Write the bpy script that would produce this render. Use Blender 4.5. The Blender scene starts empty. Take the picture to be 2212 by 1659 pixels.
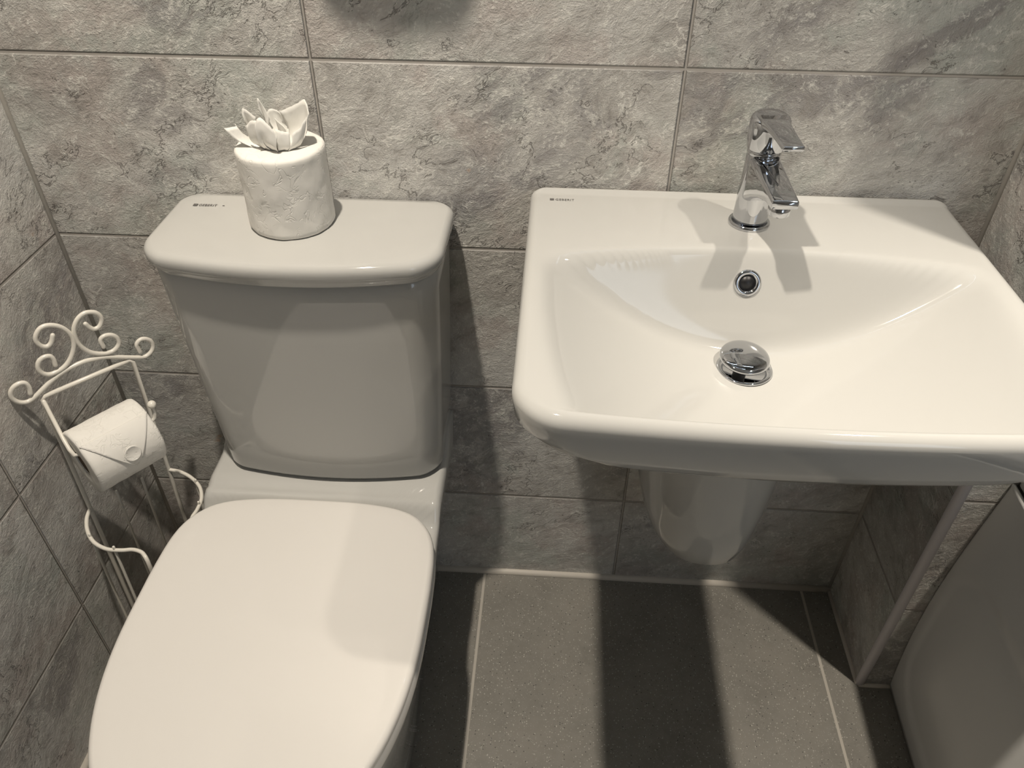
import bpy, bmesh, math, random
from mathutils import Vector, Matrix, noise
random.seed(7)
C = bpy.context.scene.collection
SC = bpy.context.scene
PI = math.pi

# ---------------------------------------------------------------- camera
def make_camera():
    pitch, roll, yaw = -0.68479, 0.00743, 0.05818
    f0 = Vector((-math.sin(yaw)*math.cos(pitch), math.cos(yaw)*math.cos(pitch), math.sin(pitch)))
    r0 = Vector((math.cos(yaw), math.sin(yaw), 0)); u0 = r0.cross(f0)
    r = r0*math.cos(roll) + u0*math.sin(roll); u = -r0*math.sin(roll) + u0*math.cos(roll)
    cam = bpy.data.cameras.new('camera'); o = bpy.data.objects.new('camera', cam); C.objects.link(o)
    M = Matrix((r, u, -f0)).transposed().to_4x4(); M.translation = Vector((0.3250, -1.0293, 1.3574))
    o.matrix_world = M
    cam.sensor_width = 36; cam.lens = 36*1681.29/2212; cam.clip_start = .02
    SC.camera = o
make_camera()

# ---------------------------------------------------------------- exposure, world, lights
SC.view_settings.view_transform = 'Standard'; SC.view_settings.look = 'None'
SC.view_settings.gamma = 1; SC.view_settings.use_curve_mapping = False
SC.view_settings.exposure = 0.11
SC.cycles.max_bounces = 7; SC.cycles.diffuse_bounces = 3; SC.cycles.glossy_bounces = 4; SC.cycles.adaptive_threshold = .02
w = bpy.data.worlds.new('world'); SC.world = w; w.use_nodes = True
w.node_tree.nodes['Background'].inputs[0].default_value = (.75, .85, 1, 1)
w.node_tree.nodes['Background'].inputs[1].default_value = 0.3

CEIL = 2.45
WARM = (1.0, 0.90, 0.765)
def spot(loc, aim, power, size=90, radius=.026, col=WARM, blend=1.0):
    l = bpy.data.lights.new('downlight_bulb', 'SPOT'); l.energy = power; l.color = col
    l.spot_size = math.radians(size); l.spot_blend = blend; l.shadow_soft_size = radius
    o = bpy.data.objects.new('downlight_bulb', l); C.objects.link(o); o.location = loc
    o.rotation_euler = (Vector(aim)-Vector(loc)).to_track_quat('-Z', 'Y').to_euler()
    return o
SPOTS = [((.005, -.51), (.06, -.56, 0), 118, 96), ((1.22, -.51), (1.13, -.50, 0), 128, 68)]
for (x, y), aim, e, cone in SPOTS: spot((x, y, CEIL-.03), aim, e, cone)

# ---------------------------------------------------------------- helpers
def link(name, me, mat=None, parent=None, smooth=True):
    o = bpy.data.objects.new(name, me); C.objects.link(o)
    if mat: me.materials.append(mat)
    if smooth:
        for p in me.polygons: p.use_smooth = True
    if parent is not None: o.parent = parent
    return o
def mesh(name, verts, faces, mat=None, parent=None, smooth=True, fix=True):
    me = bpy.data.meshes.new(name); me.from_pydata([tuple(v) for v in verts], [], faces); me.update()
    if fix:
        bm = bmesh.new(); bm.from_mesh(me); bmesh.ops.recalc_face_normals(bm, faces=bm.faces); bm.to_mesh(me); bm.free()
    return link(name, me, mat, parent, smooth)
def auto(o, ang=40):
    me = o.data
    bm = bmesh.new(); bm.from_mesh(me)
    for e in bm.edges:
        if len(e.link_faces) == 2 and e.calc_face_angle(0) > math.radians(ang): e.smooth = False
    bm.to_mesh(me); bm.free(); return o
def thing(name, label, cat, loc=(0, 0, 0), group=None):
    o = bpy.data.objects.new(name, None); C.objects.link(o); o.empty_display_size = .05
    o.location = loc; o['label'] = label; o['category'] = cat
    if group: o['group'] = group
    return o
def under(o, parent):
    """parent keeping the world-space vertices where they are"""
    o.parent = parent; o.matrix_parent_inverse = Matrix.Translation(parent.location).inverted(); return o
def part(name, verts, faces, mat, parent, **k):
    o = mesh(name, verts, faces, mat, None, **k); return under(o, parent)
def struct(o): o['kind'] = 'structure'; return o
def loft(rings, cap0=True, cap1=True, closed=True):
    V = []; F = []; n = len(rings[0])
    for r in rings: V += [Vector(p) for p in r]
    for i in range(len(rings)-1):
        for j in range(n if closed else n-1):
            a = i*n+j; b = i*n+(j+1) % n; F.append((a, b, b+n, a+n))
    if cap0: F.append(tuple(range(n-1, -1, -1)))
    if cap1: F.append(tuple((len(rings)-1)*n+j for j in range(n)))
    return V, F
def box(x0, x1, y0, y1, z0, z1):
    V = [(x, y, z) for x in (x0, x1) for y in (y0, y1) for z in (z0, z1)]
    F = [(0, 1, 3, 2), (4, 6, 7, 5), (0, 4, 5, 1), (2, 3, 7, 6), (0, 2, 6, 4), (1, 5, 7, 3)]
    return V, F
def frame(t):
    t = t.normalized(); a = Vector((0, 0, 1)) if abs(t.z) < .9 else Vector((1, 0, 0))
    u = t.cross(a).normalized(); return u, t.cross(u).normalized()
def catmull(P, n=6):
    P = [Vector(p) for p in P]; out = []
    Q = [P[0]*2-P[1]] + P + [P[-1]*2-P[-2]]
    for i in range(1, len(Q)-2):
        a, b, c, d = Q[i-1:i+3]
        for k in range(n):
            t = k/n
            out.append(.5*((2*b)+(c-a)*t+(2*a-5*b+4*c-d)*t*t+(3*b-a-3*c+d)*t**3))
    out.append(P[-1]); return out
def tube(P, r, n=12, cap=True):
    P = [Vector(p) for p in P]; rings = []; u = None
    for i, p in enumerate(P):
        t = (P[min(i+1, len(P)-1)]-P[max(i-1, 0)]).normalized()
        if u is None: u, v = frame(t)
        u = (u - t*u.dot(t)).normalized(); v = t.cross(u)
        rr = r(i/(len(P)-1)) if callable(r) else r
        rings.append([p+(u*math.cos(2*PI*k/n)+v*math.sin(2*PI*k/n))*rr for k in range(n)])
    if cap:
        for end, s in ((0, -1), (-1, 1)):
            t = (P[1]-P[0] if end == 0 else P[-1]-P[-2]).normalized()*s
            c = P[end]; base = rings[end]; rr = (base[0]-c).length
            extra = [[c+(q-c)*math.cos(a)+t*rr*math.sin(a) for q in base] for a in (.5, 1.0, 1.35)]
            rings = (extra[::-1]+rings) if end == 0 else (rings+extra)
    return loft(rings)
def lathe(prof, c=(0, 0, 0), n=64, axis=None):
    """prof: list of (r, h) along axis"""
    c = Vector(c); ax = Vector(axis or (0, 0, 1)).normalized(); u, v = frame(ax)
    return loft([[c+ax*h+(u*math.cos(2*PI*k/n)+v*math.sin(2*PI*k/n))*max(r, 1e-5) for k in range(n)] for r, h in prof])
def join(*vf):
    V = []; F = []
    for v, f in vf:
        b = len(V); V += list(v); F += [tuple(i+b for i in q) for q in f]
    return V, F
def rrect(x0, x1, yf, yb, rf, rb, z, bow=0.0, nc=12, ns=36, nb=60):
    """rounded plan outline, yf = front (more negative); front edge bows forward"""
    xc = (x0+x1)/2; hw = (x1-x0)/2; P = []
    def arc(cx, cy, r, a0, a1):
        for k in range(nc):
            a = a0+(a1-a0)*k/nc; P.append([cx+r*math.cos(a), cy+r*math.sin(a)])
    def seg(a, b, n):
        for k in range(n): P.append([a[0]+(b[0]-a[0])*k/n, a[1]+(b[1]-a[1])*k/n])
    seg((x0+rf, yf), (x1-rf, yf), nb); arc(x1-rf, yf+rf, rf, -PI/2, 0)
    seg((x1, yf+rf), (x1, yb-rb), ns); arc(x1-rb, yb-rb, rb, 0, PI/2)
    seg((x1-rb, yb), (x0+rb, yb), nb); arc(x0+rb, yb-rb, rb, PI/2, PI)
    seg((x0, yb-rb), (x0, yf+rf), ns); arc(x0+rf, yf+rf, rf, PI, 1.5*PI)
    out = []
    for x, y in P:
        wgt = max(0, min(1, (yb-y)/(yb-yf)))
        y -= bow*wgt**3*(1-((x-xc)/hw)**2)
        out.append(Vector((x, y, z)))
    return out
def sm(a, b, x):
    t = max(0, min(1, (x-a)/(b-a))); return t*t*(3-2*t)

# ---------------------------------------------------------------- material helpers
class NT:
    def __init__(s, name):
        s.m = bpy.data.materials.new(name); s.m.use_nodes = True; s.t = s.m.node_tree
        s.b = s.t.nodes['Principled BSDF']
    def n(s, typ, **k):
        nd = s.t.nodes.new(typ)
        for a, v in k.items(): setattr(nd, a, v)
        return nd
    def put(s, sock, v):
        if isinstance(v, bpy.types.NodeSocket): s.t.links.new(v, sock)
        elif v is not None: sock.default_value = v
    def math(s, op, a, b=None, c=None, clamp=False):
        nd = s.n('ShaderNodeMath', operation=op, use_clamp=clamp)
        for i, v in enumerate((a, b, c)):
            if v is not None: s.put(nd.inputs[i], v)
        return nd.outputs[0]
    def mapr(s, v, a, b, c=0, d=1, smooth=True):
        nd = s.n('ShaderNodeMapRange', interpolation_type='SMOOTHSTEP' if smooth else 'LINEAR')
        s.put(nd.inputs[0], v)
        for i, q in enumerate((a, b, c, d)): nd.inputs[i+1].default_value = q
        return nd.outputs[0]
    def noise(s, vec, scale, detail=6, rough=.6, dist=0, col=False):
        nd = s.n('ShaderNodeTexNoise'); s.put(nd.inputs['Vector'], vec)
        nd.inputs['Scale'].default_value = scale; nd.inputs['Detail'].default_value = detail
        nd.inputs['Roughness'].default_value = rough; nd.inputs['Distortion'].default_value = dist
        return nd.outputs[1 if col else 0]
    def mix(s, f, a, b, blend='MIX'):
        nd = s.n('ShaderNodeMix', data_type='RGBA', blend_type=blend)
        s.put(nd.inputs[0], f)
        for sock, v in ((nd.inputs[6], a), (nd.inputs[7], b)):
            if isinstance(v, tuple): v = (*v[:3], 1)
            s.put(sock, v)
        return nd.outputs[2]
    def ramp(s, v, stops):
        nd = s.n('ShaderNodeValToRGB'); s.put(nd.inputs[0], v); e = nd.color_ramp.elements
        while len(e) < len(stops): e.new(.5)
        for el, (p, c) in zip(e, stops): el.position = p; el.color = (*c, 1)
        return nd.outputs[0]
    def vec(s, x, y, z=0.0):
        nd = s.n('ShaderNodeCombineXYZ')
        for i, v in enumerate((x, y, z)): s.put(nd.inputs[i], v)
        return nd.outputs[0]
    def vadd(s, a, b, op='ADD'):
        nd = s.n('ShaderNodeVectorMath', operation=op); s.put(nd.inputs[0], a); s.put(nd.inputs[1], b)
        return nd.outputs[0]
    def bump(s, h, strength=1, dist=.001, nrm=None):
        nd = s.n('ShaderNodeBump'); nd.inputs['Strength'].default_value = strength
        nd.inputs['Distance'].default_value = dist; s.put(nd.inputs['Height'], h)
        if nrm: s.put(nd.inputs['Normal'], nrm)
        return nd.outputs[0]
def simple(name, col, rough=.4, metal=0, spec=.5, coat=0, ior=1.5):
    t = NT(name); b = t.b
    b.inputs['Base Color'].default_value = (*col, 1); b.inputs['Roughness'].default_value = rough
    b.inputs['Metallic'].default_value = metal; b.inputs['IOR'].default_value = ior
    b.inputs['Coat Weight'].default_value = coat; b.inputs['Coat Roughness'].default_value = .03
    return t

def ceramic(name, col=(.50, .497, .478)):
    t = simple(name, col, .055, ior=1.52)
    tc = t.n('ShaderNodeTexCoord')
    h = t.noise(tc.outputs['Object'], 9, 1, .4)
    t.put(t.b.inputs['Normal'], t.bump(h, .12, .004))
    return t.m
M_CER = ceramic('glazed_ceramic')
M_SEAT = ceramic('seat_plastic', (.72, .70, .67))
M_CHROME = simple('chrome', (.60, .61, .63), .03, 1).m
M_DARK = simple('drain_dark', (.008, .008, .009), .4).m
M_GAP = simple('dark_gasket', (.05, .048, .045), .7).m
M_INK = simple('printed_grey_ink', (.12, .115, .11), .5).m
M_WIRE = simple('cream_painted_wire', (.80, .77, .70), .28).m
M_ACRYL = simple('bath_acrylic', (.66, .66, .65), .2).m
M_TRIM = simple('plastic_tile_trim', (.72, .69, .72), .45).m
M_SIL = simple('beige_silicone', (.60, .56, .50), .5).m
M_PAINT = simple('white_ceiling_paint', (.68, .67, .64), .8).m
M_CARD = simple('cardboard_core', (.22, .17, .12), .9).m

def stone(name, u_axis, u_off, seed, patches=()):
    t = NT(name); TW, TH, Z0 = .4824, .26903, 1.0435
    geo = t.n('ShaderNodeNewGeometry'); sp = t.n('ShaderNodeSeparateXYZ'); t.put(sp.inputs[0], geo.outputs['Position'])
    U = t.math('ADD', sp.outputs[u_axis], u_off); V = t.math('SUBTRACT', sp.outputs[2], Z0)
    u = t.math('DIVIDE', U, TW); v = t.math('DIVIDE', V, TH)
    fu = t.math('FLOOR', u); fv = t.math('FLOOR', v)
    du = t.math('MULTIPLY', t.math('ABSOLUTE', t.math('SUBTRACT', t.math('FRACT', t.math('ADD', u, .5)), .5)), TW)
    dv = t.math('MULTIPLY', t.math('ABSOLUTE', t.math('SUBTRACT', t.math('FRACT', t.math('ADD', v, .5)), .5)), TH)
    d = t.math('MINIMUM', du, dv)
    grout = t.mapr(d, .0012, .0021, 1, 0)
    wn = t.n('ShaderNodeTexWhiteNoise', noise_dimensions='3D'); t.put(wn.inputs['Vector'], t.vec(fu, fv, seed))
    rnd = wn.outputs['Color']; rv = wn.outputs['Value']
    off = t.vadd(rnd, (9, 9, 9), 'MULTIPLY')
    P = t.vadd(t.vec(U, V, 0.0), off)
    # diagonal anisotropic space: veins run up to the right
    mp = t.n('ShaderNodeMapping', vector_type='TEXTURE'); t.put(mp.inputs[0], P); mp.inputs['Rotation'].default_value = (0, 0, math.radians(30)); mp.inputs['Scale'].default_value = (1.35, .80, 1)
    D = mp.outputs[0]
    warp = t.vadd(t.noise(P, 9, 3, .6, col=True), (.5, .5, .5), 'SUBTRACT')
    Dw = t.vadd(D, t.vadd(warp, (.085, .085, .085), 'MULTIPLY'))
    Pw = t.vadd(P, t.vadd(warp, (.04, .04, .04), 'MULTIPLY'))
    n1 = t.noise(Dw, 4.2, 6, .62); n2 = t.noise(Dw, 38, 6, .74); n3 = t.noise(Pw, 190, 4, .7); n4 = t.noise(P, 520, 1, .6); nm = t.noise(Dw, 12, 6, .68)
    base = t.ramp(n1, [(.28, (.36, .345, .33)), (.43, (.48, .465, .44)), (.53, (.545, .53, .505)), (.68, (.64, .635, .615))])
    tint = t.noise(t.vadd(P, (31, 7, 3)), 6, 5, .65)
    base = t.mix(t.mapr(tint, .49, .62, 0, .6), base, (.44, .47, .435))
    tint2 = t.noise(t.vadd(P, (3, 17, 5)), 7, 5, .65)
    base = t.mix(t.mapr(tint2, .50, .62, 0, .6), base, (.465, .41, .385))
    # dark slate patches
    dk = t.noise(Dw, 3.1, 5, .55); dk2 = t.noise(t.vadd(Dw, (5, 5, 0)), 24, 8, .75)
    dm = t.math('MULTIPLY', t.mapr(dk, .565, .64), t.mapr(dk2, .42, .53))
    base = t.mix(t.math('MULTIPLY', dm, .62), base, (.24, .23, .235))
    for cu, cv, ru, rv_, an, amt in patches:
        ca, sa = math.cos(math.radians(an)), math.sin(math.radians(an))
        x_ = t.math('SUBTRACT', U, cu); y_ = t.math('SUBTRACT', V, cv)
        a_ = t.math('DIVIDE', t.math('ADD', t.math('MULTIPLY', x_, ca), t.math('MULTIPLY', y_, sa)), ru)
        b_ = t.math('DIVIDE', t.math('SUBTRACT', t.math('MULTIPLY', y_, ca), t.math('MULTIPLY', x_, sa)), rv_)
        r2 = t.math('ADD', t.math('MULTIPLY', a_, a_), t.math('MULTIPLY', b_, b_))
        pm = t.mapr(t.math('ADD', r2, t.math('MULTIPLY', t.math('SUBTRACT', dk2, .5), 4.0)), 1.15, .35)
        base = t.mix(t.math('MULTIPLY', pm, amt), base, (.24, .225, .225))
    # mottling
    base = t.mix(t.mapr(nm, .5, .68, 0, .38), base, (.66, .65, .61))
    base = t.mix(t.mapr(nm, .50, .34, 0, .38), base, (.30, .28, .26))
    base = t.mix(t.mapr(n2, .52, .68, 0, .50), base, (.70, .69, .65))
    base = t.mix(t.mapr(n2, .48, .32, 0, .55), base, (.26, .24, .22))
    fl = t.math('MULTIPLY', t.mapr(n3, .52, .60), t.mapr(n2, .46, .58))
    base = t.mix(t.math('MULTIPLY', fl, .60), base, (.80, .79, .74))
    pit = t.math('MULTIPLY', t.mapr(n3, .40, .33), t.mapr(t.noise(P, 13, 3), .50, .62))
    base = t.mix(t.math('MULTIPLY', pit, .8), base, (.10, .095, .085))
    # orange mineral spots
    orr = t.mapr(t.noise(t.vadd(Pw, (1, 2, 9)), 11, 4, .6), .70, .75)
    base = t.mix(t.math('MULTIPLY', orr, .55), base, (.62, .40, .25))
    # cracks
    cn = t.noise(t.vadd(Dw, (2, 4, 8)), 4.2, 7, .66); cr = t.math('ABSOLUTE', t.math('SUBTRACT', cn, .5))
    gate = t.mapr(t.noise(t.vadd(P, (7, 7, 7)), 7, 3), .49, .56)
    crk = t.math('MULTIPLY', t.mapr(cr, .0048, .0012), gate)
    cn2 = t.noise(t.vadd(Dw, (12, 4, 8)), 19, 5, .7); cr2 = t.math('ABSOLUTE', t.math('SUBTRACT', cn2, .5))
    gate2 = t.mapr(t.noise(t.vadd(P, (17, 7, 7)), 8, 4, .6), .50, .60)
    crk2 = t.math('MULTIPLY', t.mapr(cr2, .014, .004), gate2)
    base = t.mix(t.math('MULTIPLY', crk, .58), base, (.13, .12, .11))
    base = t.mix(t.math('MULTIPLY', crk2, .26), base, (.17, .16, .15))
    wn3 = t.noise(t.vadd(Dw, (22, 14, 8)), 3.2, 5, .6); wv = t.math('ABSOLUTE', t.math('SUBTRACT', wn3, .5))
    gate3 = t.mapr(t.noise(t.vadd(P, (3, 27, 7)), 5, 2), .58, .64)
    wht = t.math('MULTIPLY', t.mapr(wv, .0035, .0008), gate3)
    base = t.mix(t.math('MULTIPLY', wht, .55), base, (.85, .83, .78))
    # tile tone differences
    tone = t.mapr(rv, 0, 1, .90, 1.08, False)
    base = t.mix(1.0, base, t.vec(tone, tone, tone), 'MULTIPLY')
    base = t.mix(grout, base, (.40, .375, .345))
    t.put(t.b.inputs['Base Color'], base)
    h = t.math('ADD', t.math('MULTIPLY', n2, 1.0), t.math('MULTIPLY', n3, .50))
    h = t.math('ADD', h, t.math('MULTIPLY', n4, .22))
    h = t.math('SUBTRACT', h, t.math('MULTIPLY', crk, .5))
    h = t.math('SUBTRACT', t.math('MULTIPLY', h, t.math('SUBTRACT', 1, grout)), t.math('MULTIPLY', t.mapr(d, .001, .0034, 1, 0), .9))
    t.put(t.b.inputs['Normal'], t.bump(h, 1.0, .0026))
    t.put(t.b.inputs['Roughness'], t.mapr(n2, .3, .7, .46, .62))
    return t.m
# slate-dark veins on the back wall tiles: centre u, v below the top joint, half sizes, slope, strength
M_WB = stone('stone_tiles_back', 0, 0.0, 3.0, [(-.235, -.055, .055, .026, 55, .6), (-.205, -.085, .03, .02, 20, .45), (-.215, -.165, .06, .02, 10, .4), (.80, .055, .10, .016, 38, .65), (.74, .02, .05, .012, 35, .5), (.20, -.19, .05, .02, 10, .3)])
M_WL = stone('stone_tiles_left', 1, .2962, 11.0)
M_WR = stone('stone_tiles_right', 1, .26, 23.0)
M_WF = stone('stone_tiles_return', 0, .05, 29.0)

def floor_mat():
    t = NT('concrete_floor_tiles'); TW = .6619
    geo = t.n('ShaderNodeNewGeometry'); sp = t.n('ShaderNodeSeparateXYZ'); t.put(sp.inputs[0], geo.outputs['Position'])
    U = t.math('SUBTRACT', sp.outputs[0], .2107); V = t.math('ADD', sp.outputs[1], .95)
    u = t.math('DIVIDE', U, TW); v = t.math('DIVIDE', V, 1.2)
    du = t.math('MULTIPLY', t.math('ABSOLUTE', t.math('SUBTRACT', t.math('FRACT', t.math('ADD', u, .5)), .5)), TW)
    dv = t.math('MULTIPLY', t.math('ABSOLUTE', t.math('SUBTRACT', t.math('FRACT', t.math('ADD', v, .5)), .5)), 1.2)
    d = t.math('MINIMUM', du, dv); g = t.mapr(d, .0022, .0032, 1, 0)
    P = geo.outputs['Position']
    n = t.noise(P, 7, 6, .6); n2 = t.noise(P, 60, 5, .7)
    base = t.ramp(n, [(.3, (.185, .175, .155)), (.5, (.222, .212, .188)), (.7, (.255, .24, .212))])
    base = t.mix(t.mapr(n2, .4, .65, 0, .3), base, (.27, .26, .235))
    def dots(scale, r0, r1, keep, off):
        vo = t.n('ShaderNodeTexVoronoi'); t.put(vo.inputs['Vector'], t.vadd(P, off)); vo.inputs['Scale'].default_value = scale
        ws = t.n('ShaderNodeSeparateColor'); t.put(ws.inputs[0], vo.outputs['Color'])
        return t.math('MULTIPLY', t.mapr(vo.outputs['Distance'], r0, r1, 1, 0), t.math('GREATER_THAN', ws.outputs[0], keep))
    w1 = dots(260, .22, .34, .80, (0, 0, 0)); w2 = dots(430, .25, .38, .82, (3, 1, 0)); b1 = dots(240, .2, .3, .90, (1, 2, 0))
    base = t.mix(t.math('MULTIPLY', w1, .7), base, (.55, .53, .48)); base = t.mix(t.math('MULTIPLY', w2, .45), base, (.48, .46, .42))
    base = t.mix(t.math('MULTIPLY', b1, .8), base, (.04, .04, .04))
    base = t.mix(g, base, (.48, .45, .40)); t.put(t.b.inputs['Base Color'], base)
    t.b.inputs['Roughness'].default_value = .48
    h = t.math('SUBTRACT', t.math('MULTIPLY', n2, .3), t.math('MULTIPLY', g, 1.0))
    t.put(t.b.inputs['Normal'], t.bump(h, .4, .0012)); return t.m
M_FLOOR = floor_mat()

def paper_mat():
    t = NT('embossed_tissue'); tc = t.n('ShaderNodeTexCoord'); P = tc.outputs['Object']
    a = t.noise(P, 50, 2, .5, 1.2); line = t.mapr(t.math('ABSOLUTE', t.math('SUBTRACT', a, .5)), .008, .03, 1, 0)
    gate = t.mapr(t.noise(t.vadd(P, (5, 5, 5)), 34, 1), .46, .53)
    soft = t.noise(P, 22, 3, .5); mic = t.noise(P, 900, 2, .5)
    h = t.math('ADD', t.math('MULTIPLY', t.math('MULTIPLY', line, gate), -.30), t.math('MULTIPLY', soft, 1.1))
    h = t.math('ADD', h, t.math('MULTIPLY', mic, .05))
    t.b.inputs['Base Color'].default_value = (.78, .765, .725, 1); t.b.inputs['Roughness'].default_value = .95
    t.b.inputs['Specular IOR Level'].default_value = .1
    t.b.inputs['Subsurface Weight'].default_value = .0
    t.put(t.b.inputs['Normal'], t.bump(h, .6, .0020)); return t.m
M_PAPER = paper_mat()
M_SHEET = simple('folded_tissue_sheet', (.82, .81, .77), .9).m

# ---------------------------------------------------------------- room shell
XL, XR, PY, YF, XB = -.439, .932, -.214, -2.1, 1.72
def wallbox(name, b, mat):
    return struct(mesh(name, *box(*b), mat, smooth=False))
wallbox('floor', (XL-.1, XB+.1, YF-.1, .1, -.1, 0), M_FLOOR)
wallbox('wall_back', (XL-.1, XR+.01, 0, .1, 0, CEIL), M_WB)
wallbox('wall_left', (XL-.1, XL, YF, 0, 0, CEIL), M_WL)
wallbox('ceiling', (XL-.1, XB+.1, YF-.1, .1, CEIL, CEIL+.1), M_PAINT)
wallbox('wall_front', (XL-.1, XB+.1, YF-.1, YF, 0, CEIL), M_WF)
wallbox('wall_far_right', (XB, XB+.1, YF, PY, 0, CEIL), M_WL)
# boxed-out right wall: side face tiled along y, return face tiled along x
V, F = box(XR, XB+.1, PY, .1, 0, CEIL)
o = mesh('wall_right', V, F, M_WR, smooth=False); o.data.materials.append(M_WF); struct(o)
for p in o.data.polygons:
    if abs(p.normal.y) > .5: p.material_index = 1
# corner trims and silicone beads
def quarter(name, cx, cy, sx, sy, r, z0, z1, mat, n=8):
    prof = [(cx, cy)] + [(cx+sx*r*math.cos(a), cy+sy*r*math.sin(a)) for a in [PI/2*k/n for k in range(n+1)]]
    return struct(mesh(name, *loft([[Vector((x, y, z)) for x, y in prof] for z in (z0, z1)]), mat))
pr = [Vector((XR+.004+.0085*math.cos(a), PY+.004+.0085*math.sin(a), 0)) for a in [2*PI*k/24 for k in range(24)]]
struct(mesh('trim_1', *loft([[p+Vector((0, 0, z)) for p in pr] for z in (.0, CEIL)]), M_TRIM))
def bead(name, P, r, mat=M_SIL): return struct(mesh(name, *tube(P, r, 10, False), mat))
bead('trim_2', [(XL, -.001, .001), (XR, -.001, .001)], .0085)
bead('trim_3', [(XL+.001, 0, .001), (XL+.001, YF, .001)], .009)
bead('trim_4', [(XL+.0005, -.0005, 0), (XL+.0005, -.0005, CEIL)], .0042, simple('grey_silicone', (.50, .475, .43), .5).m)
bead('trim_5', [(XR-.0005, -.0005, 0), (XR-.0005, -.0005, CEIL)], .0042, simple('grey_silicone_2', (.40, .38, .35), .5).m)
bead('trim_6', [(XR-.001, 0, .001), (XR-.001, PY, .001)], .005)
bead('trim_7', [(XR, PY-.001, .001), (1.01, PY-.001, .001)], .005)

# ---------------------------------------------------------------- ceiling lights (above the frame)
M_EMIT = simple('lamp_lens', (1, .9, .75), .4); M_EMIT.b.inputs['Emission Color'].default_value = (1, .82, .6, 1); M_EMIT.b.inputs['Emission Strength'].default_value = 6; M_EMIT = M_EMIT.m
where = ['above the toilet', 'above the bath end']
for ((x, y), aim, e, cone), wh in zip(SPOTS, where):
    t = thing('ceiling_light', 'round white recessed ceiling spotlight ' + wh, 'ceiling light', (x, y, CEIL), 'recessed spotlights in the ceiling')
    part('bezel', *lathe([(.030, 0), (.031, -.006), (.040, -.006), (.043, 0)], (x, y, CEIL), 40), M_PAINT, t)
    part('lens', *lathe([(0, -.0005), (.029, -.0005), (.029, -.002), (0, -.002)], (x, y, CEIL), 40), M_EMIT, t)

# unseen lit mirror, added over the basin for cool reflections on its rim
mir = thing('added_lit_mirror', 'unseen mirror with cool light strips, added above the wash basin for reflections on its rim', 'mirror', (.578, -.001, 1.38))
part('mirror_glass', *box(.30, .86, -.028, -.002, 1.38, 2.05), simple('tinted_mirror', (.30, .31, .32), .12, 1).m, mir, smooth=False)
M_LED = simple('cool_light_strip', (.9, .95, 1), .4); M_LED.b.inputs['Emission Color'].default_value = (.72, .85, 1, 1); M_LED.b.inputs['Emission Strength'].default_value = 9; M_LED = M_LED.m
part('light_strip', *box(.32, .84, -.031, -.0282, 1.395, 1.41), M_LED, mir, smooth=False)
part('light_strip', *box(.32, .84, -.031, -.0282, 2.02, 2.035), M_LED, mir, smooth=False)
# unseen shelf added above the toilet to cast a rounded shadow on the tiles
sh = mesh('shadow_shelf', *loft([rrect(.002+i, .190-i, -.118+i, -.001, .045, .004, z, bow=.006) for i, z in ((.004, 1.398), (0, 1.401), (0, 1.413), (.004, 1.416))]), M_PAINT)
sh['label'] = 'unseen white round-cornered shelf added high above the toilet to cast a shadow on the tiles'; sh['category'] = 'shelf'

# ---------------------------------------------------------------- washbasin
BX = .5775; ZD = .876; DR = Vector((.570, -.247))
def lse(vals, k):
    m = max(vals); return m + k*math.log(sum(math.exp((v-m)/k) for v in vals))
def bowl_z(x, y):
    dx = x-BX
    yb = -.157-.52*dx*dx
    zb = .874-2.35*(yb-y)
    zf = .757+1.75*dx*dx+.55*max(0, (DR.y-y))**2+.35*max(0, y-DR.y)**2
    zfr = .873-2.6*(y+.473+.012*(1-(dx/.28)**2))
    zl = .874-3.0*(x-.309); zr = .874-3.0*(.848-x)
    bz = lse([zb, zf, zfr, zl, zr], .0115)
    k = .005
    deck = ZD + .0045*sm(-.02, -.008, y)
    return -lse([-deck, -bz], k)
def basin_ring(inset, z=None, ri=0):
    return rrect(.290+inset, .866-inset, -.486+inset, -.001-min(inset, .006), max(.012, .052-inset*.6), .012, 0 if z is None else z, bow=.013)
rings = []
R = .013
for a in [0, .25, .5, .75, 1.0, 1.2, 1.4, PI/2]:           # rolled rim, outside to top
    ins = R*(1-math.cos(a)); dz = R*math.sin(a)-R
    rg = basin_ring(ins)
    for p in rg:
        p.z = ZD+dz + .0045*sm(-.02, -.008, p.y)*sm(0, 1, a)
    rings.append(rg)
start = basin_ring(R)
NR = 150
drain_c = Vector((DR.x, DR.y, 0)); DRR = .0345
for i in range(1, NR+1):
    s = i/NR; s = 1-(1-s)**1.25
    rg = []
    for p in start:
        v = Vector((p.x, p.y, 0))-drain_c; e = drain_c+v.normalized()*DRR
        q = Vector((p.x, p.y, 0)).lerp(e, s); q.z = bowl_z(q.x, q.y); rg.append(q)
    rings.append(rg)
zdr = sum(p.z for p in rings[-1])/len(rings[-1])
for r_, z_ in ((.033, -.002), (.0265, -.010), (.024, -.03)):
    rings.append([Vector((DR.x+(p.x-DR.x)/DRR*r_, DR.y+(p.y-DR.y)/DRR*r_, zdr+z_)) for p in rings[NR+7]])   # waste recess
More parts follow.
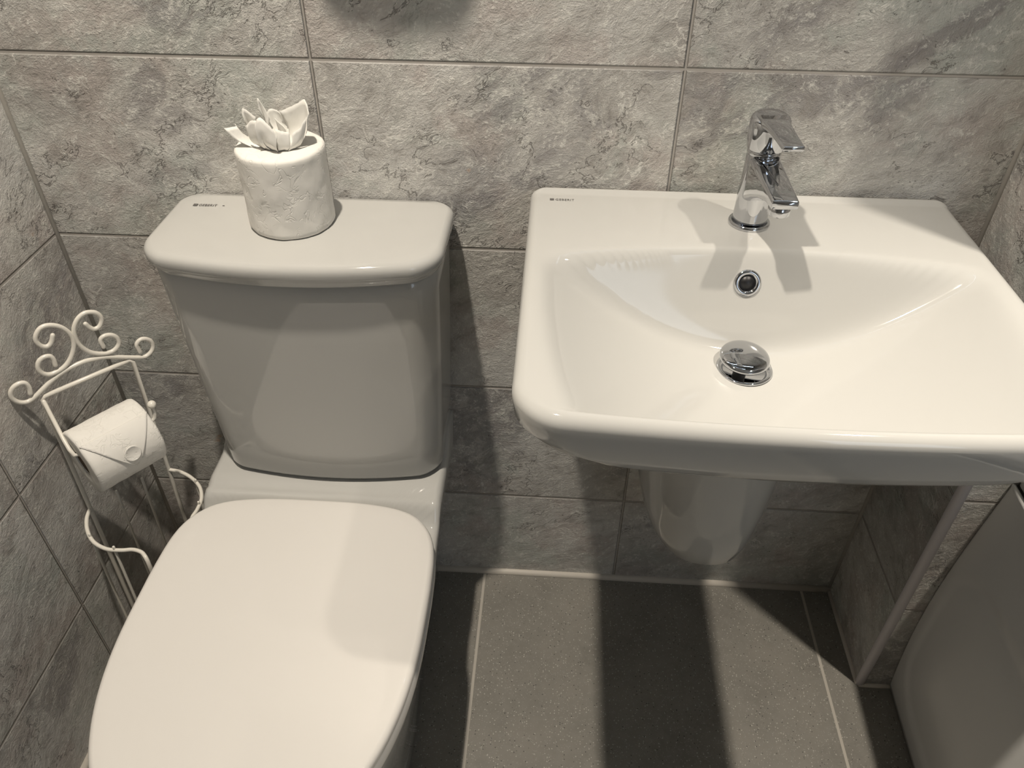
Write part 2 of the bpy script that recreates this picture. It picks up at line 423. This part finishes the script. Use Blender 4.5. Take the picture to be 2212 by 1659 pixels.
# outer shell going down and back under the bowl
def low(z, sx, fr, rf, bow):
    return rrect(.290+sx, .866-sx, -.486+fr, -.001, rf, .012, z, bow=bow)
shell = [low(.842, .002, .001, .054, .013), low(.826, .010, .004, .066, .013), low(.812, .024, .010, .085, .014), low(.800, .044, .020, .10, .015),
         low(.790, .068, .034, .11, .016), low(.780, .098, .056, .12, .016), low(.765, .132, .11, .12, .012), low(.745, .152, .155, .11, .008), low(.715, .166, .178, .10, .004), low(.69, .172, .184, .09, .0)]
full = shell[::-1]+rings
o_b = thing('washbasin', 'white ceramic wall hung washbasin with a chrome tap hole and overflow', 'washbasin', (BX, 0, .69))
o_b['label'] = 'wide white ceramic wash basin with rounded bowl fixed to the tiled wall'
V, F = loft(full)
part('basin_bowl', V, F, M_CER, o_b)
# waste, plug and overflow
zt = zdr
part('waste_flange', *lathe([(.0325, -.003), (.0345, .0008), (.0335, .0024), (.0300, .0020), (.0262, -.0025), (.0225, -.009), (.0222, -.024)], (DR.x, DR.y, zt), 64), M_CHROME, o_b, fix=True)
part('waste_dark_disc', *lathe([(0, -.012), (.0228, -.012), (.0228, -.022), (0, -.022)], (DR.x, DR.y, zt), 48), M_DARK, o_b)  # black disc paints the dark inside of the waste
ax = Vector((.02, -.10, 1)).normalized(); pc = Vector((DR.x-.001, DR.y+.006, zt+.014))
pl = part('waste_plug', *lathe([(0, -.004), (.024, -.0042), (.0300, -.0035), (.0312, -.0012), (.0302, .0008), (.026, .0024), (.018, .0038), (.009, .0046), (0, .0048)], pc, 72, ax), M_CHROME, o_b)
part('plug_stem', *lathe([(.006, -.028), (.006, -.003)], pc, 20, ax), M_DARK, o_b)
# overflow sits on the back slope
yo = -.1725; xo = .571; zo = bowl_z(xo, yo)
e_ = 1e-3
nx = Vector((-(bowl_z(xo+e_, yo)-bowl_z(xo-e_, yo))/(2*e_), -(bowl_z(xo, yo+e_)-bowl_z(xo, yo-e_))/(2*e_), 1)).normalized()
part('overflow_ring', *lathe([(.0172, -.001), (.0172, .0012), (.0155, .0030), (.0125, .0032), (.0102, .0014), (.0095, -.003), (.0172, -.003)], (xo, yo, zo), 56, nx), M_CHROME, o_b)
part('overflow_dark_disc', *lathe([(0, .0006), (.0100, .0006), (.0100, -.004), (0, -.004)], (xo, yo, zo), 40, nx), M_DARK, o_b)  # black disc on the slope paints the dark of an uncut overflow

def lettering(parent, x0, y0, z, width, height, name='printed_logo', extra=False):
    cu = bpy.data.curves.new('lettering', 'FONT'); cu.body = 'GEBERIT'; cu.size = 1; cu.space_character = 1.12; cu.offset = .012
    to = bpy.data.objects.new('lettering', cu); C.objects.link(to)
    dg = bpy.context.evaluated_depsgraph_get(); me = bpy.data.meshes.new_from_object(to.evaluated_get(dg))
    bpy.data.objects.remove(to)
    xs = [v.co.x for v in me.vertices]; ys = [v.co.y for v in me.vertices]
    sq = height; tw = width-sq*1.35
    sx = tw/(max(xs)-min(xs)); sy = height/(max(ys)-min(ys))
    Vv = [Vector((x0+sq*1.35+(v.co.x-min(xs))*sx, y0+(v.co.y-min(ys))*sy, z)) for v in me.vertices]
    Ff = [tuple(p.vertices) for p in me.polygons]
    vf = join((Vv, Ff), ([Vector((x0+a*sq, y0+b*sq, z)) for a, b in ((0, 0), (1, 0), (1, 1), (0, 1))], [(0, 1, 2, 3)]))
    if extra:
        vf = join(vf, ([Vector((x0+width+.008+a*.003, y0+height*.4+b*.0015, z)) for a, b in ((0, 0), (1, 0), (1, 1), (0, 1))], [(0, 1, 2, 3)]))
    return part(name, *vf, M_INK, parent, smooth=False, fix=False)
lettering(o_b, .3175, -.0385, ZD+.00035, .0335, .0058)['label'] = 'small grey printed maker name at the left of the tap deck'

# ---------------------------------------------------------------- half pedestal under the basin
def ped_ring(z, hw, dep, sh=.02):
    P = []; n = 48
    P.append(Vector((BX+.006-hw, -.001, z)))
    for k in range(n+1):
        a = PI+PI*k/n
        ca, sa = math.cos(a), math.sin(a)
        P.append(Vector((BX+.006+hw*math.copysign(abs(ca)**.8, ca), -.001-sh-(dep-sh)*abs(sa)**.8, z)))
    P.append(Vector((BX+.006+hw, -.001, z)))
    return P
prof = [(.330, .030, .10), (.332, .058, .155), (.339, .074, .200), (.354, .085, .232), (.38, .094, .254), (.42, .101, .268), (.49, .107, .277), (.57, .112, .284), (.64, .115, .288), (.687, .117, .291)]
po = mesh('half_pedestal', *loft([ped_ring(z, h, d_) for z, h, d_ in prof]), M_CER)
po['label'] = 'white ceramic half pedestal hanging on the wall beneath the wash basin'; po['category'] = 'pedestal'

# ---------------------------------------------------------------- basin mixer tap
TX, TY = .580, -.085
tp = thing('mixer_tap', 'short chrome single lever mixer tap standing on the back of the basin', 'tap', (TX, TY, ZD))
part('base_ring', *lathe([(.0268, .0003), (.0270, .003), (.0258, .0052), (.0235, .0056), (.0225, .0045)], (TX, TY, ZD), 64), M_CHROME, tp)
def circ(c, rx, ry, z, n=64, p=2.0, tx=0, ty=0):
    out = []
    for k in range(n):
        a = 2*PI*k/n; ca, sa = math.cos(a), math.sin(a)
        x = rx*math.copysign(abs(ca)**(2/p), ca); y = ry*math.copysign(abs(sa)**(2/p), sa)
        out.append(Vector((c[0]+x, c[1]+y, z+tx*x+ty*y)))
    return out
body = [circ((TX, TY), .0222, .0222, ZD+.004), circ((TX, TY), .0222, .0222, ZD+.012), circ((TX, TY), .0216, .0218, ZD+.04), circ((TX, TY), .0210, .0212, ZD+.07),
        circ((TX, TY), .0206, .0208, ZD+.093), circ((TX, TY), .0195, .0195, ZD+.0965)]
part('tap_body', *loft(body), M_CHROME, tp)
# spout: tapering wedge leaving the body and reaching forward, turned slightly to the right
yaw = math.radians(5)
yaw_s = math.radians(2.2)
def tw(l, s, z, yaw=None): # l forward along spout, s sideways
    yaw = yaw_s if yaw is None else yaw
    return Vector((TX+l*math.sin(yaw)+s*math.cos(yaw), TY-l*math.cos(yaw)+s*math.sin(yaw), z))
def srect(l, hw, zt_, zb_, slope=0, n=8, r=.004):
    P = []
    for cx, cz, a0 in ((hw-r, zt_-r, 0), (-hw+r, zt_-r, PI/2), (-hw+r, zb_+r, PI), (hw-r, zb_+r, 1.5*PI)):
        for k in range(n):
            a = a0+PI/2*k/(n-1); s_ = cx+r*math.cos(a); z_ = cz+r*math.sin(a)
            P.append(tw(l+slope*(z_-zb_), s_, z_))
    return P
sp_r = [srect(.000, .0192, .9725, .905, r=.010), srect(.018, .0190, .9720, .916, r=.008), srect(.040, .0182, .9700, .930, r=.006), srect(.065, .0174, .9680, .942, r=.0045),
        srect(.095, .0162, .9660, .9515, r=.0035), srect(.116, .0157, .9645, .9535, r=.003), srect(.1185, .0149, .9635, .9545, r=.0025)]
part('spout', *loft(sp_r), M_CHROME, tp)
ac = tw(.101, 0, .9530)
part('aerator', *lathe([(.0128, .001), (.0128, -.0120), (.0118, -.0130), (.0095, -.0130), (.0095, -.009), (0, -.009)], ac, 48), M_CHROME, tp)
# groove insert on top of the spout
gl = [(.0205, .0100, .9719), (.035, .0085, .9705), (.055, .0058, .9687), (.082, .0012, .9670)]
V = []; F = []
for l, h_, z_ in gl:
    for q, dz_ in ((-1, .0003), (-.5, -.0016), (0, -.0024), (.5, -.0016), (1, .0003)): V.append(tw(l, q*h_, z_+dz_+.0016))
for i in range(3):
    for j in range(4): F.append((i*5+j, i*5+j+1, (i+1)*5+j+1, (i+1)*5+j))
part('spout_groove', V, F, M_CHROME, tp)
part('spout_collar', *lathe([(.0150, -.004), (.0150, .0004), (.0135, .0016), (.012, .0012), (.012, -.003)], tw(.0150, 0, .9722), 40, (0, -.16, 1)), M_DARK, tp)
# neck ring and lever head
part('neck_ring', *lathe([(.0205, .0955), (.0209, .0975), (.0209, .1005), (.0200, .102)], (TX, TY, ZD), 64), M_CHROME, tp)
hd = [circ((TX, TY), .0222, .0222, ZD+.1025, ty=.00), circ((TX, TY), .0232, .0232, ZD+.104), circ((TX, TY), .0240, .0240, ZD+.116), circ((TX, TY), .0243, .0243, ZD+.131, ty=.06),
      circ((TX, TY), .0240, .0240, ZD+.1375, ty=.10), circ((TX, TY), .0222, .0222, ZD+.1405, ty=.12), circ((TX, TY), .019, .019, ZD+.1422, ty=.13), circ((TX, TY), .010, .010, ZD+.1432, ty=.13), circ((TX, TY), .001, .001, ZD+.1434, ty=.13)]
part('lever_head', *loft(hd), M_CHROME, tp)
def lrect(l, hw, zc, th, r=.0022, n=6):
    P = []
    for cx, cz, a0 in ((hw-r, th/2-r, 0), (-hw+r, th/2-r, PI/2), (-hw+r, -th/2+r, PI), (hw-r, -th/2+r, 1.5*PI)):
        for k in range(n):
            a = a0+PI/2*k/(n-1); P.append(tw(l, cx+r*math.cos(a), zc+cz+r*math.sin(a), math.radians(5)))
    return P
lv = [lrect(.000, .0190, 1.0140, .010), lrect(.018, .0165, 1.0145, .0095), lrect(.030, .0150, 1.0150, .0075), lrect(.050, .0138, 1.0150, .0062), lrect(.072, .0132, 1.0142, .0054), lrect(.088, .0128, 1.0134, .0054), lrect(.0905, .0118, 1.0132, .0044)]
part('lever', *loft(lv), M_CHROME, tp)

# ---------------------------------------------------------------- toilet
wc = thing('toilet', 'white close coupled toilet with closed lid standing against the tiled wall', 'toilet', (-.027, 0, 0))
TC = -.0285
def resample(P, n):
    P = [Vector(p) for p in P]; L = [0]
    for a, b in zip(P, P[1:]+P[:1]): L.append(L[-1]+(b-a).length)
    out = []; Q = P+[P[0]]; j = 0
    for k in range(n):
        s_ = L[-1]*k/n
        while L[j+1] < s_: j += 1
        t_ = (s_-L[j])/(L[j+1]-L[j]); out.append(Q[j].lerp(Q[j+1], t_))
    return out
def seat_outline(off=0.0, z=0.0, n=160, front=.312, ym=-.42):
    # half outline from back centre round to the front centre
    half = [(0, -.212), (.05, -.2125), (.095, -.2155), (.135, -.223), (.163, -.236), (.183, -.257), (.1955, -.283), (.2015, -.318), (.204, -.37)]
    half = [(p.x, p.y) for p in catmull([(a, b, 0) for a, b in half], 5)]
    for k in range(0, 33):
        a = PI/2*k/32; nn = 2.35
        half.append((.204*abs(math.cos(a))**(2/nn), ym-front*abs(math.sin(a))**(2/nn)))
    P = [(TC+x, y) for x, y in half]+[(TC-x, y) for x, y in half[::-1][1:-1]]
    P = resample([(x, y, 0) for x, y in P], n)
    out = []
    for i, p in enumerate(P):                      # inset along the normal
        tgt = (P[(i+1) % n]-P[i-1]).normalized(); nrm = Vector((-tgt.y, tgt.x, 0))
        if nrm.dot(Vector((TC, -.45, 0))-p) < 0: nrm = -nrm
        out.append(Vector((p.x+nrm.x*off, p.y+nrm.y*off, z)))
    return out
# seat lid with rounded edge and slightly domed top
r_ = .009; ztop = .442; lid = [seat_outline(.004, .4195), seat_outline(.001, .4215), seat_outline(0, .4255)]   # the lid
for a in (0, .3, .6, .9, 1.2, 1.45): lid.append(seat_outline(r_*(1-math.cos(a)), ztop-.003-r_+r_*math.sin(a)))
cx_, cy_ = TC, -.45
base_in = seat_outline(r_, ztop-.003)
for k in range(1, 15):
    s_ = k/15; lid.append([Vector((p.x+(cx_-p.x)*s_, p.y+(cy_-p.y)*s_, ztop-.003*(1-s_)**2)) for p in base_in])
for rg in lid:
    for p in rg: p.x -= .0025
part('seat_lid', *loft(lid), M_SEAT, wc)
ring = [seat_outline(.006, .3985), seat_outline(.0025, .3995), seat_outline(.0015, .403), seat_outline(.0015, .4140), seat_outline(.0035, .4172), seat_outline(.02, .4178)]
part('seat_ring', *loft(ring), M_SEAT, wc)
# pan: outline at the rim, full height skirt, shelf behind the seat
def pan_outline(z, hwb, hwf, yfr, cut=None, n=160):
    ym = -.40; half = [(0, -.004)]
    for k in range(1, 12): half.append((hwb*min(1, k/10.5), -.004))
    half[-1] = (hwb-.004, -.004)
    half += [(hwb, -.010), (hwb, -.06), (hwb, -.12), (hwb*.99+hwf*.01, -.18)]
    for k in range(1, 9):
        t_ = k/8; half.append((hwb+(hwf-hwb)*sm(0, 1, t_), -.18+(ym+.18)*t_))
    for k in range(1, 33):
        a = PI/2*k/32; nn = 2.25
        half.append((hwf*abs(math.cos(a))**(2/nn), ym+(yfr-ym)*abs(math.sin(a))**(2/nn)))
    P = [(TC+x, y, z) for x, y in half]+[(TC-x, y, z) for x, y in half[::-1][1:-1]]
    return resample(P, n)
N = 200
lev = [(0, .140, .148, -.62), (.04, .140, .148, -.62), (.10, .146, .154, -.635), (.20, .161, .170, -.675), (.25, .169, .178, -.70), (.30, .177, .186, -.725), (.35, .184, .1935, -.735), (.375, .1875, .1975, -.738), (.389, .1900, .1990, -.738)]
pr_ = [pan_outline(z, a, b, c_, n=N) for z, a, b, c_ in lev]
def shelf_z(x, y):
    z = .397+.034*sm(-.228, -.196, y)+.004*sm(-.195, -.16, y)
    z -= .0035*math.exp(-((y+.186)/.009)**2)
    z += .030*sm(.168, .186, abs(x-TC))*sm(-.115, -.06, y)
    return z
top0 = pan_outline(0, .1915, .1995, -.739, n=N)
tops = []
for k in range(0, 46):
    s_ = k/46; e = .006*(1-math.sqrt(max(0, 1-(1-min(1, s_*9))**2)))
    rg = []
    for p in top0:
        q = Vector((p.x+(TC-p.x)*s_, p.y, 0))
        q.y = p.y+((-.30)-p.y)*s_*(.10 if p.y > -.30 else 1.0) if False else p.y+((-.30)-p.y)*s_
        q.z = shelf_z(q.x, q.y)-(.007 if k == 0 else .0025 if k == 1 else 0); rg.append(q)
    tops.append(rg)
part('pan', *loft(pr_+tops), M_CER, wc)
# cistern body
cis = []
for z, hw, yf in [(.438, .150, -.145), (.4385, .170, -.163), (.4415, .1765, -.170), (.447, .1785, -.1725), (.50, .1805, -.1745), (.60, .1850, -.179), (.70, .1885, -.184), (.79, .1915, -.188), (.828, .1925, -.189)]:
    cis.append(rrect(-.0195-hw, -.0195+hw, yf+.022, -.012, .036, .006, z, bow=.022))
part('cistern', *loft(cis), M_CER, wc)
part('cistern_gasket', *loft([rrect(-.0195-.172, -.0195+.172, -.142, -.014, .036, .006, z, bow=.022) for z in (.433, .4392)]), M_GAP, wc)  # dark strip between cistern and pan
# cistern lid
ld = []
def lidr(i, z): return rrect(-.0185-.2005+i, -.0185+.2005-i, -.174+i, -.002-min(i, .006)*.3, max(.03, .040-i*.3), .026, z, bow=.030)
for i, z in [(.010, .8195), (.0075, .8200), (.0065, .8230), (.0055, .8290), (.0015, .8310), (0, .8345)]: ld.append(lidr(i, z))
for a in (0, .3, .6, .9, 1.2, 1.45): ld.append(lidr(.011*(1-math.cos(a)), .8415+.011*math.sin(a)-.0005))
li = lidr(.011, .8522)
for k in range(1, 12):
    s_ = k/12; ld.append([Vector((p.x+(-.0185-p.x)*s_, p.y+(-.09-p.y)*s_, .8522+.0006*s_)) for p in li])
part('cistern_lid', *loft(ld), M_CER, wc)
lettering(wc, -.1875, -.0455, .8532, .034, .0062, extra=True)['label'] = 'small grey printed maker name at the back left of the cistern lid'

# ---------------------------------------------------------------- standing toilet roll with tissue flower
RX, RY, RR, RB, RT = -.0322, -.0800, .0568, .8535, .9615
roll1 = thing('toilet_roll', 'white toilet roll standing upright on the cistern lid with a folded tissue flower on top', 'toilet roll', (RX, RY, RB))
def lump(p, amp, sc):
    return amp*noise.noise(Vector(p)*sc)
def paper_roll(c, ax, R_, L, core, n=120, seed=0, amp=.0011, lean=None):
    c = Vector(c); ax = Vector(ax).normalized(); u, v = frame(ax)
    pf = [(core, .001), (core+.002, 0), (R_-.004, .0), (R_-.0015, .0008), (R_, .004)]
    pf += [(R_, .004+(L-.008)*k/24) for k in range(1, 25)]
    pf += [(R_-.0012, L-.0012), (R_-.004, L), (core+.002, L+.0005), (core, L-.001)]
    pf += [(core, L-.02), (core, .02)]
    rings = []
    for r, h in pf:
        rg = []
        for k in range(n):
            a = 2*PI*k/n; d_ = u*math.cos(a)+v*math.sin(a)
            rr = r
            if r > R_-.005: rr += lump((math.cos(a)*3+seed, math.sin(a)*3, h*40), amp, 1.1)+lump((math.cos(a)*9+seed, math.sin(a)*9, h*90), amp*.35, 1.0)
            hh = h + (lump((math.cos(a)*2, math.sin(a)*2, seed+h), .0010, 1.3) if r > R_-.006 else 0)
            rg.append(c+ax*hh+d_*rr)
        rings.append(rg)
    rings.append(rings[0])
    return loft(rings, False, False)
part('paper', *paper_roll((RX, RY, RB), (0, 0, 1), RR, RT-RB, .021), M_PAPER, roll1)
part('core', *lathe([(.0212, .004), (.0212, .095), (.0198, .095), (.0198, .004)], (RX, RY, RB), 48), M_CARD, roll1)
# petals: folded sheets rising out of the core
def petal(name, base, tip, mid, wb, bulge, thick=.0003, n=10):
    """base: (left,right) points; tip: list of top edge points; builds a curved sheet"""
    A, B = Vector(base[0]), Vector(base[1]); T = [Vector(t_) for t_ in tip]
    V = []; rows = 10
    TT = catmull(T, 5) if len(T) > 2 else [T[0].lerp(T[-1], k/10) for k in range(11)]
    m_ = len(TT)
    for i in range(rows+1):
        s_ = i/rows
        for j in range(m_):
            b_ = A.lerp(B, j/(m_-1)); q = b_.lerp(TT[j], s_)
            q += Vector(bulge)*math.sin(PI*s_)*1.0
            q += Vector(bulge).normalized()*.0016*noise.noise(Vector((q.x*150, q.y*150, q.z*90)))+Vector((0, 0, 1))*.0008*noise.noise(Vector((q.x*320, q.y*320, 0)))
            q += Vector((random.uniform(-1, 1), random.uniform(-1, 1), random.uniform(-1, 1)))*(.00045 if i == rows else .00008)
            V.append(q)
    F = [(i*m_+j, i*m_+j+1, (i+1)*m_+j+1, (i+1)*m_+j) for i in range(rows) for j in range(m_-1)]
    o = mesh(name, V, F, M_SHEET); md = o.modifiers.new('s', 'SOLIDIFY'); md.thickness = thick
    return under(o, roll1)
bz = .9585
def bp(a, r=.0195): return (RX+.002+r*math.cos(math.radians(a)), RY+r*math.sin(math.radians(a)), bz)
PET = [
 ((bp(150), bp(215)), [(-.086, -.082, .988), (-.080, -.090, .987), (-.091, -.100, .9885)], (-.004, 0, -.006)),
 ((bp(130), bp(200)), [(-.073, -.080, .990), (-.0715, -.078, 1.006), (-.055, -.082, .997)], (-.006, .003, -.004)),
 ((bp(100), bp(160)), [(-.058, -.060, .996), (-.0565, -.060, 1.0135), (-.044, -.062, .990)], (-.003, .004, .0)),
 ((bp(70), bp(130)), [(-.030, -.058, .993), (-.044, -.055, .9985), (-.052, -.058, .990)], (0, .004, 0)),
 ((bp(-40), bp(85)), [(.012, -.088, .999), (.0135, -.084, 1.007), (.0065, -.070, 1.0165), (-.014, -.062, 1.004), (-.032, -.060, .9965)], (.006, .003, -.005)),
 ((bp(-25), bp(-80)), [(.0115, -.087, 1.001), (.004, -.094, .990), (-.006, -.100, .983)], (.005, -.003, -.006)),
 ((bp(200), bp(262)), [(-.064, -.098, .991), (-.054, -.104, 1.000), (-.043, -.108, 1.002)], (-.005, -.004, -.004)),
 ((bp(225), bp(285)), [(-.048, -.108, .999), (-.040, -.108, 1.006), (-.026, -.112, .995), (-.020, -.113, .985)], (-.002, -.007, -.003)),
 ((bp(275), bp(320)), [(-.024, -.106, .992), (-.016, -.104, .988), (-.009, -.100, .985)], (.002, -.006, -.004)),
 ((bp(120, .012), bp(300, .012)), [(-.036, -.070, .992), (-.026, -.078, .988), (-.018, -.088, .986)], (.003, 0, 0)),
]
for a_, b_, c_ in PET: petal('tissue_petal', a_, b_, None, 0, c_)

# ---------------------------------------------------------------- wire toilet roll stand in the corner
A0 = Vector((-.4104, -.2062, .62)); U0 = Vector((.69491, .71910, 0)); N0 = Vector((.71910, -.69491, 0)); TILT = .015
def rk(s_, h, n_=0.0):
    """s along the rack, h height relative to its top bar, n out of the back plane"""
    lean = .034*max(0, -h)
    return A0+U0*(s_-lean)+N0*n_+Vector((0, 0, h))
rack = thing('toilet_roll_stand', 'cream painted wire toilet roll stand with scrolled top in the corner beside the toilet', 'toilet roll stand', (A0.x, A0.y, 0))
WR = .0031; HB = -.615; RWID = .1330
def wire(name, P, r=WR, smoothn=0, n=12):
    return part(name, *tube(catmull(P, smoothn) if smoothn else P, r, n), M_WIRE, rack)
# back frame : two uprights and top bar in one bent wire
wire('back_frame', [rk(0, HB, 0), rk(0, -.30), rk(0, -.004), rk(.004, 0.0), rk(.066, .001), rk(RWID-.004, 0.002), rk(RWID, -.003), rk(RWID, -.3), rk(RWID, HB)], .0034)
crest = [(.1478, .0088), (.147, .0158), (.1469, .0236), (.153, .0285), (.1605, .0275), (.1678, .0199), (.1685, .0091), (.163, .0012), (.1532, -.0029), (.143, .0003), (.1246, .0100), (.1092, .0185), (.0959, .0245), (.0791, .0285), (.0649, .0298), (.0443, .0280), (.0251, .0220), (.0067, .0128), (-.0071, .0053), (-.0179, .0019), (-.0273, .0057), (-.0332, .0152), (-.0328, .0254), (-.0266, .0330), (-.0177, .0355), (-.0108, .0325), (-.0088, .0232), (-.011, .0132)]
wire('crest_wire', [rk(a, b) for a, b in crest], .0033, 4)
S1 = [(.0336, .0421), (.0345, .0526), (.0315, .0596), (.0238, .0609), (.0166, .0574), (.0122, .0489), (.0133, .0391), (.0201, .0318), (.0293, .0305), (.043, .0337), (.0551, .0432), (.065, .0583), (.0685, .0744), (.065, .0887), (.0577, .0992), (.0466, .1061), (.0358, .106), (.0272, .0981), (.0244, .089), (.0277, .0793), (.0343, .0753), (.0411, .0791), (.0464, .0888)]
S2 = [(.0913, .0877), (.0945, .0802), (.0997, .0745), (.1075, .0759), (.1133, .0839), (.1131, .0929), (.1071, .1009), (.0955, .1044), (.0839, .0992), (.0752, .0875), (.0722, .0732), (.0735, .0581), (.0809, .0431), (.0921, .0332), (.1052, .0282), (.1161, .0295), (.1239, .0368), (.1238, .048), (.1172, .0556), (.1075, .0577), (.1017, .0532), (.1022, .0411)]
for S_ in (S1, S2): wire('scroll', [rk(a, b) for a, b in S_], .0033, 4)
# keeper hoop and its lower twin
def hoop(h):
    L = [(0, 0), (-.012, .018), (-.0205, .045), (-.0215, .075), (-.012, .102), (.004, .120), (.018, .131), (.026, .145), (.027, .158)]
    Rr = [(RWID-a, b) for a, b in L]
    return L, Rr
for h in (-.235, -.585):
    L, Rr = hoop(h)
    lean = .034*(-h)
    if h > -.5:
        for Q in (L, Rr):
            wire('keeper_wire', catmull([rk(a, h, b) for a, b in Q], 5)+[rk(Q[-1][0], h-.006, .163), rk(Q[-1][0], h-.02, .1645), rk(Q[-1][0], HB, .1645)], .0032)
    else:
        wire('bottom_hoop', catmull([rk(a, h, b) for a, b in L], 5)+catmull([rk(a, h, b) for a, b in Rr[::-1]], 5), .0032)
for s_, n_ in ((.045, 0), (.088, 0), (-.0215, .062), (-.003, .113), (RWID+.0215, .062), (RWID+.003, .113)):
    wire('bar', [rk(s_, -.228 if n_ else -.226, n_), rk(s_, -.585, n_)], .0022)
# arm: from the top left corner forward and down, along through the roll, up to a ball end
RH = -.0700; NO = .066
arm = [rk(0, -.006, .004), rk(0, -.018, .012), rk(0, -.055, .042), rk(.0, RH+.008, .060), rk(.002, RH, NO), rk(.008, RH-.002, NO), rk(.06, RH-.002, NO), rk(.118, RH-.002, NO), rk(.1235, RH+.002, NO), rk(.125, RH+.010, NO), rk(.125, RH+.022, NO)]
wire('roll_arm', arm, .0031)
bc = rk(.125, RH+.027, NO)
part('ball_end', *lathe([(.0065*math.sin(PI*k/12), -.0065*math.cos(PI*k/12)) for k in range(13)], bc, 24), M_WIRE, rack)

# ---------------------------------------------------------------- roll on the stand
CORE = .0205; RR2 = .0525
U2 = Vector((.61, .7924, 0)).normalized(); N2 = Vector((U2.y, -U2.x, 0))
c0 = rk(.0065, RH-.002-CORE+.0031+.0005, NO); c0.z = rk(.0065, RH, NO).z-CORE+.0016
LEN = .106
roll2 = thing('toilet_roll', 'white toilet roll hanging on the wire stand, its end sheet folded to a sealed point', 'toilet roll', tuple(c0))
part('paper', *paper_roll(c0, U2, RR2, LEN, CORE, seed=5, amp=.0008), M_PAPER, roll2)
part('core', *lathe([(CORE-.0002, .003), (CORE-.0002, LEN-.003), (CORE-.0014, LEN-.003), (CORE-.0014, .003)], c0, 48, U2), M_CARD, roll2)
# folded point: sheet lying on the curved surface, triangle pointing down with an embossed round seal
def on_roll(s_, ang, lift):
    """ang measured from straight up towards the room"""
    d_ = Vector((0, 0, 1))*math.cos(ang)+N2*math.sin(ang)
    return c0+U2*s_+d_*(RR2+lift)
rows = 26; V = []; a_top, a_tip = math.radians(28), math.radians(98); m_ = 25
for i in range(rows+1):
    f = i/rows; ang = a_top+(a_tip-a_top)*f
    hw = LEN/2*.94*(1-f)**.9+.0022
    for j in range(m_):
        t_ = -1+2*j/(m_-1); s_ = LEN*.5+.004*f+t_*hw
        V.append(on_roll(s_, ang, .0016+.0010*f+.0006*abs(t_)**6))
F = [(i*m_+j, i*m_+j+1, (i+1)*m_+j+1, (i+1)*m_+j) for i in range(rows) for j in range(m_-1)]
fo = mesh('folded_point', V, F, M_PAPER); md = fo.modifiers.new('s', 'SOLIDIFY'); md.thickness = .0016; md.offset = -1; under(fo, roll2)
sc_ = on_roll(LEN*.5+.004, math.radians(76), .0026); sn = (sc_-(c0+U2*(LEN*.5+.004))).normalized()
part('embossed_seal', *lathe([(.0125, -.0008), (.0122, .0008), (.0108, .0012), (.0098, .0004), (0, .0004)], sc_, 40, sn), M_PAPER, roll2)

# ---------------------------------------------------------------- bath at the right
bath = thing('bathtub', 'white acrylic bath with bowed front panel beyond the basin at the right', 'bathtub', (1.36, -1.1, 0))
def panel_x(z, y):
    t_ = z/.54
    return .999-.020*math.sin(PI*min(1, max(0, t_*.92+.08)))-.022*math.sin(PI*min(1, max(0, (-y-.2)/1.7)))
def groove(y, z):
    # pressed outline in the panel: a rounded recessed field
    dy = min(-.232-y, y+1.75); dz = min(z-.05, .417-z)
    q = min(dy, dz)
    if dy < .09 and dz < .09: q = .09-math.hypot(.09-dy, .09-dz)
    return .003*sm(0, .014, q)
ny, nz = 150, 60; V = []
for i in range(ny+1):
    y = -.2155-(1.69)*(i/ny)**1.35
    for j in range(nz+1):
        z = .004+.545*j/nz
        V.append(Vector((panel_x(z, y)+groove(y, z), y, z)))
F = [(i*(nz+1)+j, i*(nz+1)+j+1, (i+1)*(nz+1)+j+1, (i+1)*(nz+1)+j) for i in range(ny) for j in range(nz)]
pn = part('bath_panel', V, F, M_ACRYL, bath); md = pn.modifiers.new('s', 'SOLIDIFY'); md.thickness = .004; md.offset = -1 
# tub: rim and bowl
tr = []
X0, X1, Y0, Y1 = .999, XB-.001, -1.93, PY-.002
def tub(i, z, r=.05): return rrect(X0+i, X1-i, Y0+i, Y1-i, r, r if i > .02 else .01, z)
tr = [tub(.012, .5505, .03), tub(.002, .5505, .03), tub(0, .553, .03), tub(0, .596, .03), tub(.004, .601, .03), tub(.06, .602, .10), tub(.07, .594, .12), tub(.09, .52, .14), tub(.12, .30, .15), tub(.16, .19, .16), tub(.22, .175, .12)]
part('tub', *loft(tr, False, True), M_ACRYL, bath, fix=True)
part('screw_cap', *lathe([(.0058, -.002), (.0058, .0016), (.004, .003), (0, .0034)], (panel_x(.022, -.331), -.331, .024), 24, (-1, 0, 0)), M_CER, bath)

# ---------------------------------------------------------------- unseen glowing panel added behind the viewer for cool fill light
M_GLOW = simple('cool_fill_glow', (.8, .85, .9), .4); M_GLOW.b.inputs['Emission Color'].default_value = (.74, .86, 1, 1); M_GLOW.b.inputs['Emission Strength'].default_value = 2.0; M_GLOW = M_GLOW.m
wd = struct(mesh('cool_fill_panel', *box(1.2, 1.9-.2, YF, YF+.02, 1.1, 2.0), M_GLOW, smooth=False))
